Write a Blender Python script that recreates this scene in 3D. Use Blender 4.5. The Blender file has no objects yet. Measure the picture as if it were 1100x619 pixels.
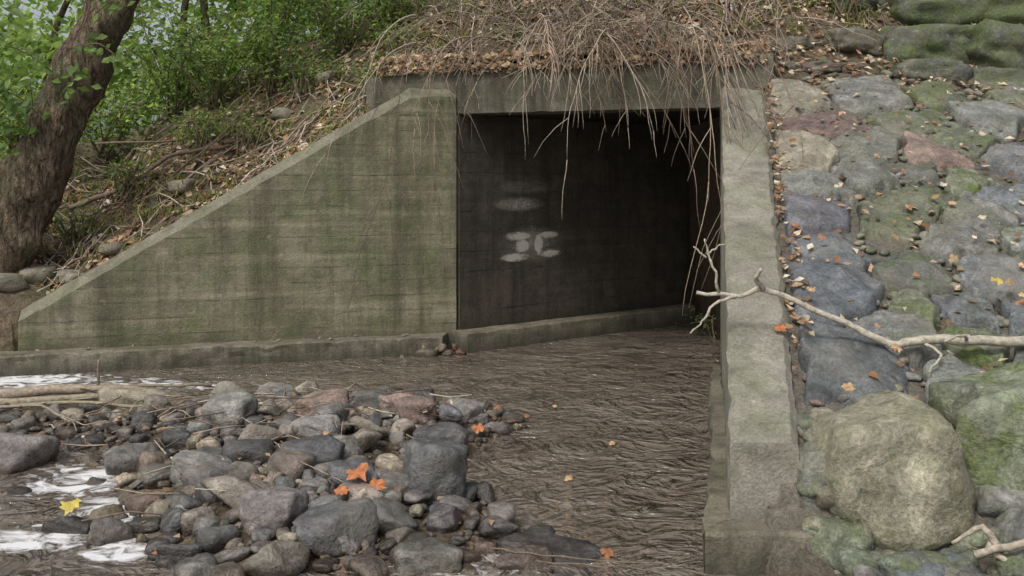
import bpy, math, random
import numpy as np
from mathutils import Vector, noise, Matrix
random.seed(7); np.random.seed(7)
R=random.uniform
sc=bpy.context.scene

# ------------------------------------------------------------------ helpers
def nz(x,y,z=0.0,s=1.0,o=3):
    v=0;a=1;f=s
    for i in range(o):
        v+=a*noise.noise(Vector((x*f,y*f,z*f+i*7.3)));a*=.5;f*=2.1
    return v
def sstep(a,b,x):
    t=max(0,min(1,(x-a)/(b-a)));return t*t*(3-2*t)
class MB:
    def __init__(s): s.v=[];s.f=[];s.c=[]
    def add(s,vs,fs,col):
        o=len(s.v); s.v.extend(vs); s.f.extend([tuple(i+o for i in f) for f in fs])
        if col and isinstance(col[0],(tuple,list)): s.c.extend(col)
        else: s.c.extend([col]*len(vs))
    def obj(s,name,mat,smooth=True,parent=None):
        me=bpy.data.meshes.new(name); me.from_pydata([tuple(map(float,v)) for v in s.v],[],s.f); me.update()
        a=me.color_attributes.new('Col','FLOAT_COLOR','POINT')
        a.data.foreach_set('color',np.array([c if len(c)==4 else tuple(c)+(0.0,) for c in s.c],dtype=np.float32).ravel())
        if smooth: me.polygons.foreach_set('use_smooth',[True]*len(me.polygons))
        me.materials.append(mat)
        ob=bpy.data.objects.new(name,me); sc.collection.objects.link(ob)
        if parent: ob.parent=parent
        return ob
def tube(mb,pts,rad,col,n=6):
    pts=[Vector(p) for p in pts]; vs=[];fs=[]
    up=Vector((.13,.31,.94)); prev=None
    for i,p in enumerate(pts):
        d=(pts[min(i+1,len(pts)-1)]-pts[max(i-1,0)]).normalized()
        a=d.cross(up) if prev is None else (prev-d*prev.dot(d))
        if a.length<1e-4: a=d.cross(Vector((1,0,0)))
        a.normalize(); prev=a; b=d.cross(a)
        r=rad[i] if isinstance(rad,(list,tuple)) else rad
        for k in range(n):
            t=2*math.pi*k/n; vs.append(p+(a*math.cos(t)+b*math.sin(t))*r)
    for i in range(len(pts)-1):
        for k in range(n):
            fs.append((i*n+k,i*n+(k+1)%n,(i+1)*n+(k+1)%n,(i+1)*n+k))
    fs.append(tuple(range(n-1,-1,-1))); fs.append(tuple(range((len(pts)-1)*n,len(pts)*n)))
    mb.add(vs,fs,col)
def smoothpath(ps,sub=5,jit=0.0):
    ps=[Vector(p) for p in ps]; out=[]
    q=[ps[0]*2-ps[1]]+ps+[ps[-1]*2-ps[-2]]
    for i in range(1,len(q)-2):
        for k in range(sub):
            t=k/sub
            p=.5*((2*q[i])+(q[i+1]-q[i-1])*t+(2*q[i-1]-5*q[i]+4*q[i+1]-q[i+2])*t*t+(-q[i-1]+3*q[i]-3*q[i+1]+q[i+2])*t**3)
            out.append(p+Vector((R(-1,1),R(-1,1),R(-1,1)))*jit)
    out.append(ps[-1]); return out

# ------------------------------------------------------------------ materials
def newmat(name):
    m=bpy.data.materials.new(name); m.use_nodes=True; nt=m.node_tree; nt.nodes.clear()
    out=nt.nodes.new('ShaderNodeOutputMaterial'); return m,nt,out
def N(nt,t,**k):
    n=nt.nodes.new(t)
    for a,b in k.items():
        if a in n.inputs: n.inputs[a].default_value=b
        else: setattr(n,a,b)
    return n
def L(nt,a,b): nt.links.new(a,b)
def mapped(nt,scale=(1,1,1),rot=(0,0,0)):
    g=N(nt,'ShaderNodeNewGeometry'); m=N(nt,'ShaderNodeMapping'); m.inputs['Scale'].default_value=scale; m.inputs['Rotation'].default_value=rot
    L(nt,g.outputs['Position'],m.inputs['Vector']); return m.outputs[0]
def noisen(nt,vec,scale,detail=6,rough=.6,dist=0):
    n=N(nt,'ShaderNodeTexNoise'); n.inputs['Scale'].default_value=scale; n.inputs['Detail'].default_value=min(detail,4)
    n.inputs['Roughness'].default_value=rough; n.inputs['Distortion'].default_value=dist
    L(nt,vec,n.inputs['Vector']); return n.outputs['Fac']
def ramp(nt,fac,stops,interp='LINEAR'):
    r=N(nt,'ShaderNodeValToRGB'); e=r.color_ramp.elements; r.color_ramp.interpolation=interp
    while len(e)<len(stops): e.new(.5)
    for i,(p,c) in enumerate(stops):
        e[i].position=p; e[i].color=(c,c,c,1) if not isinstance(c,(tuple,list)) else (*c,1)
    L(nt,fac,r.inputs[0]); return r.outputs[0]
def mix(nt,a,b,fac,mode='MIX'):
    m=N(nt,'ShaderNodeMix',data_type='RGBA',blend_type=mode)
    for s,v in ((0,fac),(6,a),(7,b)):
        if isinstance(v,(int,float)): m.inputs[s].default_value=v
        elif isinstance(v,tuple): m.inputs[s].default_value=(*v,1)
        else: L(nt,v,m.inputs[s])
    return m.outputs[2]
def mth(nt,op,a,b=0.0,clamp=False):
    m=N(nt,'ShaderNodeMath',operation=op,use_clamp=clamp)
    for i,v in enumerate((a,b)):
        if isinstance(v,(int,float)): m.inputs[i].default_value=v
        else: L(nt,v,m.inputs[i])
    return m.outputs[0]
def bumpn(nt,h,strength,dist,normal=None):
    b=N(nt,'ShaderNodeBump'); b.inputs['Strength'].default_value=strength; b.inputs['Distance'].default_value=dist
    L(nt,h,b.inputs['Height'])
    if normal: L(nt,normal,b.inputs['Normal'])
    return b.outputs[0]
def posz(nt):
    g=N(nt,'ShaderNodeNewGeometry'); s=N(nt,'ShaderNodeSeparateXYZ'); L(nt,g.outputs['Position'],s.inputs[0]); return s.outputs
def finish(nt,out,col,rough,normal,spec=.4):
    p=N(nt,'ShaderNodeBsdfPrincipled'); L(nt,col,p.inputs['Base Color'])
    if isinstance(rough,(int,float)): p.inputs['Roughness'].default_value=rough
    else: L(nt,rough,p.inputs['Roughness'])
    p.inputs['Specular IOR Level'].default_value=spec
    if normal: L(nt,normal,p.inputs['Normal'])
    L(nt,p.outputs[0],out.inputs[0]); return p

def concrete(name,light,dark,green,lines=.6,greenamt=.5,linestep=.14,wet=.3,stain=.75,run=0.0,board=.5):
    m,nt,out=newmat(name); P=posz(nt); v=mapped(nt)
    big=noisen(nt,v,1.0,4,.65,.5); med=noisen(nt,v,6,5,.75); fine=noisen(nt,v,70,3,.7); mid=noisen(nt,v,2.6,4,.7,.4)
    streak=noisen(nt,mapped(nt,(5,5,.35)),1.0,4,.75); hstreak=noisen(nt,mapped(nt,(.5,.5,9)),1.3,4,.65)
    c=mix(nt,dark,light,ramp(nt,big,[(.32,0),(.66,1)]))
    c=mix(nt,c,green,mth(nt,'MULTIPLY',ramp(nt,mid,[(.40,0),(.62,1)]),greenamt))
    if lines>0: c=mix(nt,c,tuple(min(1,q*1.7) for q in light),mth(nt,'MULTIPLY',ramp(nt,hstreak,[(.48,0),(.72,1)]),board*lines))
    if run>0: c=mix(nt,c,tuple(q*.42 for q in dark),mth(nt,'MULTIPLY',ramp(nt,streak,[(.46,0),(.68,1)]),run))
    c=mix(nt,c,tuple(q*.5 for q in dark),mth(nt,'MULTIPLY',ramp(nt,med,[(.48,0),(.78,1)]),stain))
    c=mix(nt,c,tuple(min(1,q*1.6) for q in light),mth(nt,'MULTIPLY',ramp(nt,med,[(.25,1),(.4,0)]),.4))
    c=mix(nt,c,ramp(nt,fine,[(.25,.66),(.75,1.34)]),1.0,'MULTIPLY')
    c=mix(nt,c,(.035,.034,.024),mth(nt,'MULTIPLY',mth(nt,'SUBTRACT',1.0,mth(nt,'DIVIDE',mth(nt,'ADD',P[2],mth(nt,'MULTIPLY',mth(nt,'SUBTRACT',streak,.5),.6)),wet),True),.75))
    h=mth(nt,'ADD',mth(nt,'MULTIPLY',med,.8),mth(nt,'MULTIPLY',fine,.4))
    if lines>0:
        wob=mth(nt,'MULTIPLY',big,.05)
        fr=mth(nt,'FRACT',mth(nt,'DIVIDE',mth(nt,'ADD',P[2],wob),linestep))
        ln=mth(nt,'LESS_THAN',fr,.07)
        lm=mth(nt,'MULTIPLY',ln,mth(nt,'MULTIPLY',ramp(nt,noisen(nt,mapped(nt,(1,1,3)),2.2),[(.46,0),(.62,1)]),lines))
        c=mix(nt,c,tuple(q*.4 for q in dark),mth(nt,'MULTIPLY',lm,.7)); h=mth(nt,'SUBTRACT',h,mth(nt,'MULTIPLY',lm,.6))
    finish(nt,out,c,.85,bumpn(nt,h,.7,.025),.25); return m
M_wall=concrete('weathered_concrete',(.235,.215,.155),(.125,.118,.08),(.105,.125,.055),.8,.7,run=.65)
M_head=concrete('header_concrete',(.18,.165,.13),(.08,.075,.055),(.065,.072,.04),0.25,.55,run=.8)
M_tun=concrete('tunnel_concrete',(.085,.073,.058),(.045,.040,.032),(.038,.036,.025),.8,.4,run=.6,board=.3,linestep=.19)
M_dark=concrete('tunnel_painted_shade',(.02,.018,.015),(.012,.011,.009),(.012,.012,.009),0.3,.4)  # near-black concrete: the deep tunnel's shade painted into the colour
M_cope=concrete('coping_concrete',(.25,.235,.185),(.145,.137,.105),(.10,.115,.055),0,.6,stain=.7,run=.4)
M_rwall=concrete('right_wall_concrete',(.32,.305,.26),(.18,.172,.14),(.14,.155,.09),0,.5,stain=.9,run=.3)
M_curb=concrete('footing_concrete',(.25,.22,.175),(.12,.11,.085),(.09,.10,.05),0,.5,wet=.15,run=.7)

def rockmat(name,wet=True):
    m,nt,out=newmat(name); P=posz(nt); v=mapped(nt)
    a=N(nt,'ShaderNodeVertexColor',layer_name='Col')
    n1=noisen(nt,v,7,5,.7,.5); n2=noisen(nt,v,50,4,.8); n3=noisen(nt,v,2.3,3,.6)
    c=mix(nt,a.outputs[0],ramp(nt,n1,[(.25,.35),(.5,.9),(.75,1.8)]),1.0,'MULTIPLY')
    c=mix(nt,c,ramp(nt,n2,[(.28,.45),(.72,1.6)]),1.0,'MULTIPLY')
    c=mix(nt,c,(.22,.195,.15),mth(nt,'MULTIPLY',ramp(nt,n3,[(.48,0),(.7,1)]),.4))
    lich=ramp(nt,noisen(nt,v,12,4,.75,.8),[(.60,0),(.66,1)])
    c=mix(nt,c,(.33,.34,.28),mth(nt,'MULTIPLY',lich,mth(nt,'ADD',mth(nt,'MULTIPLY',a.outputs[1],.4),.0 if wet else .25)))
    mo=mth(nt,'MULTIPLY',a.outputs[1],ramp(nt,noisen(nt,v,4.5,5,.75,.3),[(.44,0),(.58,1)]))
    c=mix(nt,c,mix(nt,(.03,.05,.01),(.13,.17,.035),ramp(nt,n2,[(.35,0),(.65,1)])),mo)
    if wet:
        w=mth(nt,'SUBTRACT',1.0,mth(nt,'DIVIDE',mth(nt,'SUBTRACT',mth(nt,'ADD',P[2],mth(nt,'MULTIPLY',mth(nt,'SUBTRACT',n1,.5),.22)),.02),.14),True)
        c=mix(nt,c,mix(nt,c,(.42,.38,.34),1.0,'MULTIPLY'),w)
        rg=mth(nt,'SUBTRACT',.55,mth(nt,'MULTIPLY',w,.40))
    else: rg=.72
    h=mth(nt,'ADD',n1,mth(nt,'MULTIPLY',n2,.4))
    finish(nt,out,c,rg,bumpn(nt,h,.9,.025),.5); return m
M_rock=rockmat('river_rock'); M_stone=rockmat('bank_stone',False)

def attrmat(name,rough=.8,transl=0.0,var=.5,scale=20):
    m,nt,out=newmat(name); a=N(nt,'ShaderNodeVertexColor',layer_name='Col'); v=mapped(nt)
    n=noisen(nt,v,scale,2,.7); c=mix(nt,a.outputs[0],ramp(nt,n,[(.25,1-var),(.75,1+var)]),1.0,'MULTIPLY')
    if transl>0:
        d=N(nt,'ShaderNodeBsdfPrincipled'); L(nt,c,d.inputs['Base Color']); d.inputs['Roughness'].default_value=rough; d.inputs['Specular IOR Level'].default_value=.35
        t=N(nt,'ShaderNodeBsdfTranslucent'); L(nt,mix(nt,c,(2.0,2.1,1.1),1.0,'MULTIPLY'),t.inputs[0])
        x=N(nt,'ShaderNodeMixShader'); x.inputs[0].default_value=transl
        L(nt,d.outputs[0],x.inputs[1]);L(nt,t.outputs[0],x.inputs[2]);L(nt,x.outputs[0],out.inputs[0])
    else: finish(nt,out,c,rough,bumpn(nt,n,.6,.01),.25)
    return m
M_leaf=attrmat('green_leaf',.5,.5,.25,6); M_dead=attrmat('dead_leaf',.7,.15,.35,30); M_twig=attrmat('twig_bark',.85,0,.45,35)

def barkmat():
    m,nt,out=newmat('tree_bark'); v=mapped(nt,(1,1,.28),(0,.5,0)); n=noisen(nt,v,24,5,.75,.8); b=noisen(nt,mapped(nt),2.5,4)
    c=mix(nt,(.04,.03,.022),(.27,.205,.14),ramp(nt,n,[(.38,0),(.66,1)])); c=mix(nt,c,(.14,.16,.09),mth(nt,'MULTIPLY',ramp(nt,b,[(.5,0),(.7,1)]),.45))
    finish(nt,out,c,.9,bumpn(nt,n,1.0,.10),.2); return m
M_bark=barkmat()

def groundmat():
    m,nt,out=newmat('ground_soil'); P=posz(nt); v=mapped(nt)
    n1=noisen(nt,v,1.5,4,.65,.3); n2=noisen(nt,v,14,5,.8,.3); n3=noisen(nt,v,60,3,.7)
    c=mix(nt,(.035,.026,.017),(.19,.145,.10),ramp(nt,n2,[(.3,0),(.72,1)]))
    c=mix(nt,c,(.06,.085,.025),mth(nt,'MULTIPLY',ramp(nt,n1,[(.5,0),(.68,1)]),.5))
    bk=mth(nt,'MULTIPLY',mth(nt,'GREATER_THAN',P[0],1.0),mth(nt,'LESS_THAN',P[1],8.5))
    c=mix(nt,c,mix(nt,(.05,.045,.037),(.20,.185,.155),n2),mth(nt,'MULTIPLY',bk,.8))
    c=mix(nt,c,ramp(nt,n3,[(.25,.5),(.75,1.5)]),1.0,'MULTIPLY')
    vo=N(nt,'ShaderNodeTexVoronoi'); vo.inputs['Scale'].default_value=24; L(nt,v,vo.inputs['Vector'])
    hsv=N(nt,'ShaderNodeHueSaturation'); hsv.inputs['Saturation'].default_value=.12; hsv.inputs['Value'].default_value=.42; L(nt,vo.outputs['Color'],hsv.inputs['Color'])
    grav=mix(nt,hsv.outputs[0],(1.0,.82,.62),1.0,'MULTIPLY')
    w=mth(nt,'MULTIPLY',mth(nt,'SUBTRACT',1.0,mth(nt,'DIVIDE',mth(nt,'SUBTRACT',P[2],-.01),.06),True),mth(nt,'LESS_THAN',P[0],.95))
    c=mix(nt,c,grav,w)
    low=mth(nt,'SUBTRACT',1.0,mth(nt,'DIVIDE',P[2],.2),True)
    c=mix(nt,c,mix(nt,c,(.55,.50,.45),1.0,'MULTIPLY'),low)
    h=mth(nt,'ADD',mth(nt,'ADD',n2,mth(nt,'MULTIPLY',n3,.4)),mth(nt,'MULTIPLY',mth(nt,'MULTIPLY',vo.outputs['Distance'],w),-1.2))
    finish(nt,out,c,.85,bumpn(nt,h,.8,.04),.3); return m
M_ground=groundmat()

def watermat():
    m,nt,out=newmat('stream_water'); P=posz(nt)
    warp=N(nt,'ShaderNodeTexNoise'); warp.inputs['Scale'].default_value=1.4; warp.inputs['Detail'].default_value=2; L(nt,mapped(nt),warp.inputs['Vector'])
    va=N(nt,'ShaderNodeVectorMath',operation='SCALE'); L(nt,warp.outputs['Color'],va.inputs[0]); va.inputs[3].default_value=.9
    vb=N(nt,'ShaderNodeVectorMath',operation='ADD'); L(nt,mapped(nt,(1.25,1.0,1),(0,0,-.45)),vb.inputs[0]); L(nt,va.outputs[0],vb.inputs[1])
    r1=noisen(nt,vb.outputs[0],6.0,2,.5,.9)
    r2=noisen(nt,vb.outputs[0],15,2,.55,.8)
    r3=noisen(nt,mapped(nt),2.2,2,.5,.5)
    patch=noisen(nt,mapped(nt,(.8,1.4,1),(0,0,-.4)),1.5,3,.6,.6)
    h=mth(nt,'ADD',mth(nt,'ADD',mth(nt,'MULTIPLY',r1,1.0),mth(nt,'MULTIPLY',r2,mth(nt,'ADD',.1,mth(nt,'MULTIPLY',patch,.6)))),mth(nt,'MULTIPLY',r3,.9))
    nrm=bumpn(nt,h,1.0,.085)
    fr=N(nt,'ShaderNodeFresnel'); fr.inputs['IOR'].default_value=1.45; L(nt,nrm,fr.inputs['Normal'])
    gl=N(nt,'ShaderNodeBsdfGlossy'); gl.inputs['Roughness'].default_value=.07; gl.inputs['Color'].default_value=(1,1,1,1); L(nt,nrm,gl.inputs['Normal'])
    tr=N(nt,'ShaderNodeBsdfTransparent'); tr.inputs[0].default_value=(.92,.84,.72,1)
    df=N(nt,'ShaderNodeBsdfDiffuse'); L(nt,nrm,df.inputs['Normal'])
    L(nt,mix(nt,(.17,.137,.108),(.31,.265,.22),ramp(nt,mth(nt,'ADD',mth(nt,'MULTIPLY',patch,.65),mth(nt,'MULTIPLY',r2,.35)),[(.38,0),(.64,1)])),df.inputs[0])  # paler ripple crests: highlights painted into the diffuse colour
    a=N(nt,'ShaderNodeMixShader'); a.inputs[0].default_value=.60; L(nt,tr.outputs[0],a.inputs[1]); L(nt,df.outputs[0],a.inputs[2])
    b=N(nt,'ShaderNodeMixShader'); L(nt,mth(nt,'MULTIPLY',fr.outputs[0],1.35,True),b.inputs[0]); L(nt,a.outputs[0],b.inputs[1]); L(nt,gl.outputs[0],b.inputs[2])
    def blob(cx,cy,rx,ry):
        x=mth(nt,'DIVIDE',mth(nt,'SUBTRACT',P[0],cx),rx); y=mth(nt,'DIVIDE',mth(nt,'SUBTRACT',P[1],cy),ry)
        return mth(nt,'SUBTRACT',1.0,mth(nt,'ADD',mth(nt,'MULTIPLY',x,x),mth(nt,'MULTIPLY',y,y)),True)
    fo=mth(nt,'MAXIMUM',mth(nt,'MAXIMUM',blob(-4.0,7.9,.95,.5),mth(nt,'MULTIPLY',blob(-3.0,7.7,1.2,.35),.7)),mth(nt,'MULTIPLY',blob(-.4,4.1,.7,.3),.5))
    for cx,cy,rx,ry in ((-2.2,5.25,.5,.4),(-1.85,4.8,.4,.3),(-2.1,4.35,.35,.25),(-1.7,4.2,.25,.22),(-1.9,5.75,.3,.22)):  # white sheets between rocks: sky reflections painted in along with the foam
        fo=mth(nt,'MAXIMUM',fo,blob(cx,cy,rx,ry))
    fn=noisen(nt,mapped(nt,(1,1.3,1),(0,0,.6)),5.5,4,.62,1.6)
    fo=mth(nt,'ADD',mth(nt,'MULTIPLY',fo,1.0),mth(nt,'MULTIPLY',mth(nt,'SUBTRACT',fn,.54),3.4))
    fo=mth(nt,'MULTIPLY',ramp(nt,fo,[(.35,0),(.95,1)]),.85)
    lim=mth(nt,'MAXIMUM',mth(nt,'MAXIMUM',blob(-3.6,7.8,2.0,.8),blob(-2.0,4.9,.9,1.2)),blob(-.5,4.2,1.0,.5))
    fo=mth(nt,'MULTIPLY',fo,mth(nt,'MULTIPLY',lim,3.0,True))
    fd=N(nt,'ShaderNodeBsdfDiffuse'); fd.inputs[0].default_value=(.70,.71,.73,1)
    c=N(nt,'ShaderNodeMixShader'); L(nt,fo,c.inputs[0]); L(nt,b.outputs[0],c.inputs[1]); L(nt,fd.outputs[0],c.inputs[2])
    L(nt,c.outputs[0],out.inputs[0]); return m
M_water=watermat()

# ------------------------------------------------------------------ terrain
def wing_y(x): return 9.35+(x+.53)*.2885
def head_y(x): return 9.35-(x+.53)*.318
def xl(y): return .91+(y-4.1)*.2044
def xr(y): return 1.20+(y-4.1)*.2244
def bank(x,y): return .44+.45*(y-4.1)
def bar(x,y):
    g=.24*math.exp(-(((x+1.35)/1.15)**2+((y-6.1)/1.25)**2))+.20*math.exp(-(((x+.8)/.95)**2+((y-4.5)/.65)**2))
    g+=.16*math.exp(-(((x+3.3)/1.2)**2+((y-6.3)/.5)**2))+.10*math.exp(-(((x+.35)/.5)**2+((y-6.5)/.45)**2))
    return g
def bed(x,y):
    return -.11+.9*bar(x,y)+.03*nz(x,y,0,1.3)+.03*nz(x,y,7,4)
def hill_cap(h,x):
    hm=4.7+min(0,x+.3)*.52
    hm=max(hm,1.5)
    if h>hm-.6:
        t=h-(hm-.6); h=hm-.6+.6*(1-math.exp(-t/.6))+.02*t
    return h
def H(x,y):
    rough=.12*nz(x,y,2,.9)+.06*nz(x,y,5,4)
    if x<-.53:
        if x>-4.17:
            yc=wing_y(x)+.15; tz=min(2.45,2.45+(x+.95)*.615)-.08
            if y>yc:
                d=y-yc-.15; return hill_cap(tz+.70*max(0,d)+rough*min(1,max(0,d)*2),x)
            return bed(x,y)
        yc=8.45+(x+4.17)*.75; k=sstep(-.25,.25,y-yc) if x<-4.35 else (1 if y>yc else 0)
        d=max(0,y-yc); f=hill_cap(.42+.50*d+rough*min(1,d*2),x)
        return bed(x,y)*(1-k)+f*k
    yc=head_y(x)+.15
    if y>yc and x<2.1:
        d=y-yc; return hill_cap(2.74+.75*max(0,d-.02)+.08*nz(x,y,3,3)+rough*min(1,d*2),x)
    if y<8.75 or x>=2.1:
        xc=(xl(y)+xr(y))/2
        if y<4.1: xc=1.05
        if x>xc:
            k=sstep(3.7,4.25,y)
            b=bank(x,min(y,8.45))-.05+max(0,y-8.45)*.72
            toe=.03+.05*nz(x,y,0,2)+.25*sstep(1.2,5,x)
            r=rough if y>8.6 else .25*rough
            return hill_cap(toe*(1-k)+(b+r)*k,x) if k>0 else (toe if x>1.25 else bed(x,y)*(1-sstep(1.05,1.25,x))+toe*sstep(1.05,1.25,x))
    return bed(x,y)
def axis(a,b,fa,fb,st,cst):
    out=[];v=fa
    while v<=fb: out.append(v); v+=st
    s=cst;v=fa
    while v>a: v-=s; s*=1.35; out.insert(0,v)
    s=cst;v=out[-1]
    while v<b: v+=s; s*=1.35; out.append(v)
    return out
xs=axis(-160,160,-7,5.6,.07,.2); ys=axis(-80,220,3.2,14,.07,.2)
nx=len(xs);ny=len(ys)
V=[(x,y,H(x,y)) for y in ys for x in xs]
F=[]
for j in range(ny-1):
    for i in range(nx-1):
        q=(j*nx+i,j*nx+i+1,(j+1)*nx+i+1,(j+1)*nx+i)
        x=(xs[i]+xs[i+1])/2; zz=[V[k][2] for k in q]
        if max(zz)-min(zz)>1.2 and -.7<x<2.05 and ys[j]>8.2: continue
        F.append(q)
g=MB(); g.add(V,F,(.1,.1,.1,0)); ground=g.obj('ground',M_ground)

def quadobj(name,vs,mat):
    m=MB(); m.add(vs,[tuple(range(len(vs)))],(.1,.1,.1,0)); return m.obj(name,mat,False)
th_=Vector((.769,.639,0)); t=th_*9
D=Vector((1.80,8.62,0)); C=Vector((-.53,9.35,0))
quadobj('culvert_floor',[(-.7,9.3,-.16),(2.0,8.6,-.16),(D.x+t.x,D.y+t.y,-.16),(C.x+t.x-.2,C.y+t.y,-.16)],M_ground)
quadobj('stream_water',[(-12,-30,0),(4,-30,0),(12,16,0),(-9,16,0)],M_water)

# ------------------------------------------------------------------ culvert structure
culvert=bpy.data.objects.new('concrete_culvert',None); sc.collection.objects.link(culvert)
def prism(name,poly_bottom,tops,bot,mat,bev=.015,par=culvert):
    n=len(poly_bottom); m=MB()
    vs=[(p[0],p[1],bot) for p in poly_bottom]+[(p[0],p[1],z) for p,z in zip(poly_bottom,tops)]
    fs=[tuple(range(n-1,-1,-1)),tuple(range(n,2*n))]+[(i,(i+1)%n,n+(i+1)%n,n+i) for i in range(n)]
    m.add(vs,fs,(.2,.2,.2,0)); o=m.obj(name,mat,False,par)
    b=o.modifiers.new('b','BEVEL'); b.width=bev; b.segments=2; b.limit_method='ANGLE'; b.angle_limit=.5
    return o
def wing():
    P0=[(-4.17,.50),(-3.4,.975),(-2.6,1.465),(-1.8,1.96),(-.95,2.48),(-.53,2.50)]
    prof=[]
    for a,b in zip(P0[:-1],P0[1:]):
        k=max(1,int((b[0]-a[0])/.06))
        for i in range(k): prof.append((a[0]+(b[0]-a[0])*i/k,a[1]+(b[1]-a[1])*i/k))
    prof.append(P0[-1])
    m=MB(); c=MB(); n=len(prof); ch=.09
    wo_=Vector((.277,-.96,0))
    def fr(x,z,off):
        q=wo_*off; return Vector((x,wing_y(x),z))-q
    e=[.014*nz(x,z,0,7) for x,z in prof]; e2=[.020*nz(x,z,8,9)-.02*max(0,nz(x,z,3,3)) for x,z in prof]
    vs=[]
    for (x,z),a in zip(prof,e): vs+= [fr(x,-.3,0),fr(x,z-ch+a,0)]
    m.add(vs,[(2*i,2*i+2,2*i+3,2*i+1) for i in range(n-1)],(.2,.2,.2,0))
    vs=[]
    for x,z in prof: vs+=[fr(x,-.3,.30),fr(x,z,.30)]
    m.add(vs,[(2*i,2*i+1,2*i+3,2*i+2) for i in range(n-1)],(.2,.2,.2,0))
    for x,z in (prof[0],prof[-1]):
        m.add([fr(x,-.3,0),fr(x,z-ch,0),fr(x,z,.07),fr(x,z,.30),fr(x,-.3,.30)],[(0,1,2,3,4)],(.2,.2,.2,0))
    m.obj('wing_wall_face',M_wall,False,culvert)
    vs=[]
    for (x,z),a,b in zip(prof,e,e2): vs+=[fr(x,z-ch+a,0),fr(x,z+b,.09),fr(x,z,.30)]
    f=[]
    for i in range(n-1):
        a=3*i; f+=[(a,a+3,a+4,a+1),(a+1,a+4,a+5,a+2)]
    c.add(vs,f,(.2,.2,.2,0)); c.obj('wing_wall_coping',M_cope,False,culvert)
wing()
hn=Vector((.318,1,0)).normalized()
def hp(x,o): return (x+hn.x*o, head_y(x)+hn.y*o)
def header():
    m=MB(); n=80; vs=[]
    for i in range(n+1):
        x=-.52+2.77*i/n; w_=.02*nz(x,0,3,5); w2=.02*nz(x,4,3,8)
        for o,z in ((0,2.25+.006*nz(x,7,7,9)),(0+.3*abs(w2),2.66+w_),(.04,2.71+w_),(.35,2.71),(.35,2.25)):
            p=hp(x,o); vs.append((p[0],p[1],z))
    f=[]
    for i in range(n):
        for k in range(5): a=5*i+k; b=5*i+(k+1)%5; f.append((a,a+5,b+5,b))
    f.append((0,1,2,3,4)); f.append(tuple(5*n+k for k in (4,3,2,1,0)))
    m.add(vs,f,(.2,.2,.2,0)); m.obj('header_beam',M_head,False,culvert)
header()
prism('header_return',[hp(-1.45,.02),hp(-.523,.02),hp(-.523,.35),hp(-1.45,.35)],[2.62,2.69,2.69,2.62],1.0,M_head,.03)
def wallq(name,a,b,th,z0,z1,mat):
    a=Vector(a);b=Vector(b);d=(b-a).normalized();n=Vector((-d.y,d.x,0))*th
    return prism(name,[a,b,b+n,a+n],[z1]*4,z0,mat,.005)
Ci=Vector((-.50,9.36,0))
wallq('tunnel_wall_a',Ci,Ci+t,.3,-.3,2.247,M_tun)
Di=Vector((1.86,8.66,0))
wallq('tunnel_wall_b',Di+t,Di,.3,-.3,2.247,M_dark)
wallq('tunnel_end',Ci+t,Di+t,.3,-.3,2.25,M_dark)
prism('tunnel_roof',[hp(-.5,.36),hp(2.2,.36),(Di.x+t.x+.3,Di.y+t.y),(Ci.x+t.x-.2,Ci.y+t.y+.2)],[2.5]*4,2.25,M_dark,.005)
def paintmat():
    m,nt,out=newmat('faded_paint'); tc_=N(nt,'ShaderNodeUVMap'); s=N(nt,'ShaderNodeSeparateXYZ'); L(nt,tc_.outputs[0],s.inputs[0])
    v=mapped(nt,(1,1,1.6)); n=noisen(nt,v,5,4,.7,.8); n2=noisen(nt,v,22,4,.75)
    def blob(cx,cz,rx,rz,amp=1.0):
        a=mth(nt,'DIVIDE',mth(nt,'SUBTRACT',s.outputs[0],cx),rx); b=mth(nt,'DIVIDE',mth(nt,'SUBTRACT',s.outputs[1],cz),rz)
        return mth(nt,'MULTIPLY',mth(nt,'SUBTRACT',1.0,mth(nt,'ADD',mth(nt,'MULTIPLY',a,a),mth(nt,'MULTIPLY',b,b)),True),amp)
    g=blob(.72,1.06,.20,.05,2.6)
    for q in ((.70,.85,.22,.05,2.6),(.78,.96,.11,.09,2.2),(1.00,.97,.07,.13,2.4),(1.14,1.06,.15,.045,2.4),(1.16,.87,.16,.045,2.4),(.9,.97,.45,.20,.5),(.75,1.38,.35,.08,.7),(.85,1.55,.4,.08,.35)):
        g=mth(nt,'MAXIMUM',g,blob(*q))
    f=mth(nt,'MULTIPLY',g,ramp(nt,n,[(.34,.25),(.58,1)])); f=mth(nt,'MULTIPLY',f,ramp(nt,n2,[(.3,.45),(.65,1)]))
    f=mth(nt,'MULTIPLY',mth(nt,'MINIMUM',f,1.0),.85,True)
    d=N(nt,'ShaderNodeBsdfDiffuse'); d.inputs[0].default_value=(.46,.44,.39,1); tr=N(nt,'ShaderNodeBsdfTransparent')
    x=N(nt,'ShaderNodeMixShader'); L(nt,f,x.inputs[0]); L(nt,tr.outputs[0],x.inputs[1]); L(nt,d.outputs[0],x.inputs[2]); L(nt,x.outputs[0],out.inputs[0]); return m
tn=Vector((.639,-.769,0))
pm=MB(); co=[(.2,.6),(1.6,.6),(1.6,1.8),(.2,1.8)]
vs=[]
for a_,b_ in co:
    q=Ci+th_*a_+tn*.004; vs.append((q.x,q.y,b_))
pm.add(vs,[(0,1,2,3)],(.4,.4,.4,0)); po=pm.obj('faded_graffiti',paintmat(),False,culvert)
uv=po.data.uv_layers.new(name='UVMap')
for li,(a_,b_) in enumerate(co): uv.data[li].uv=(a_,b_)
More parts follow.
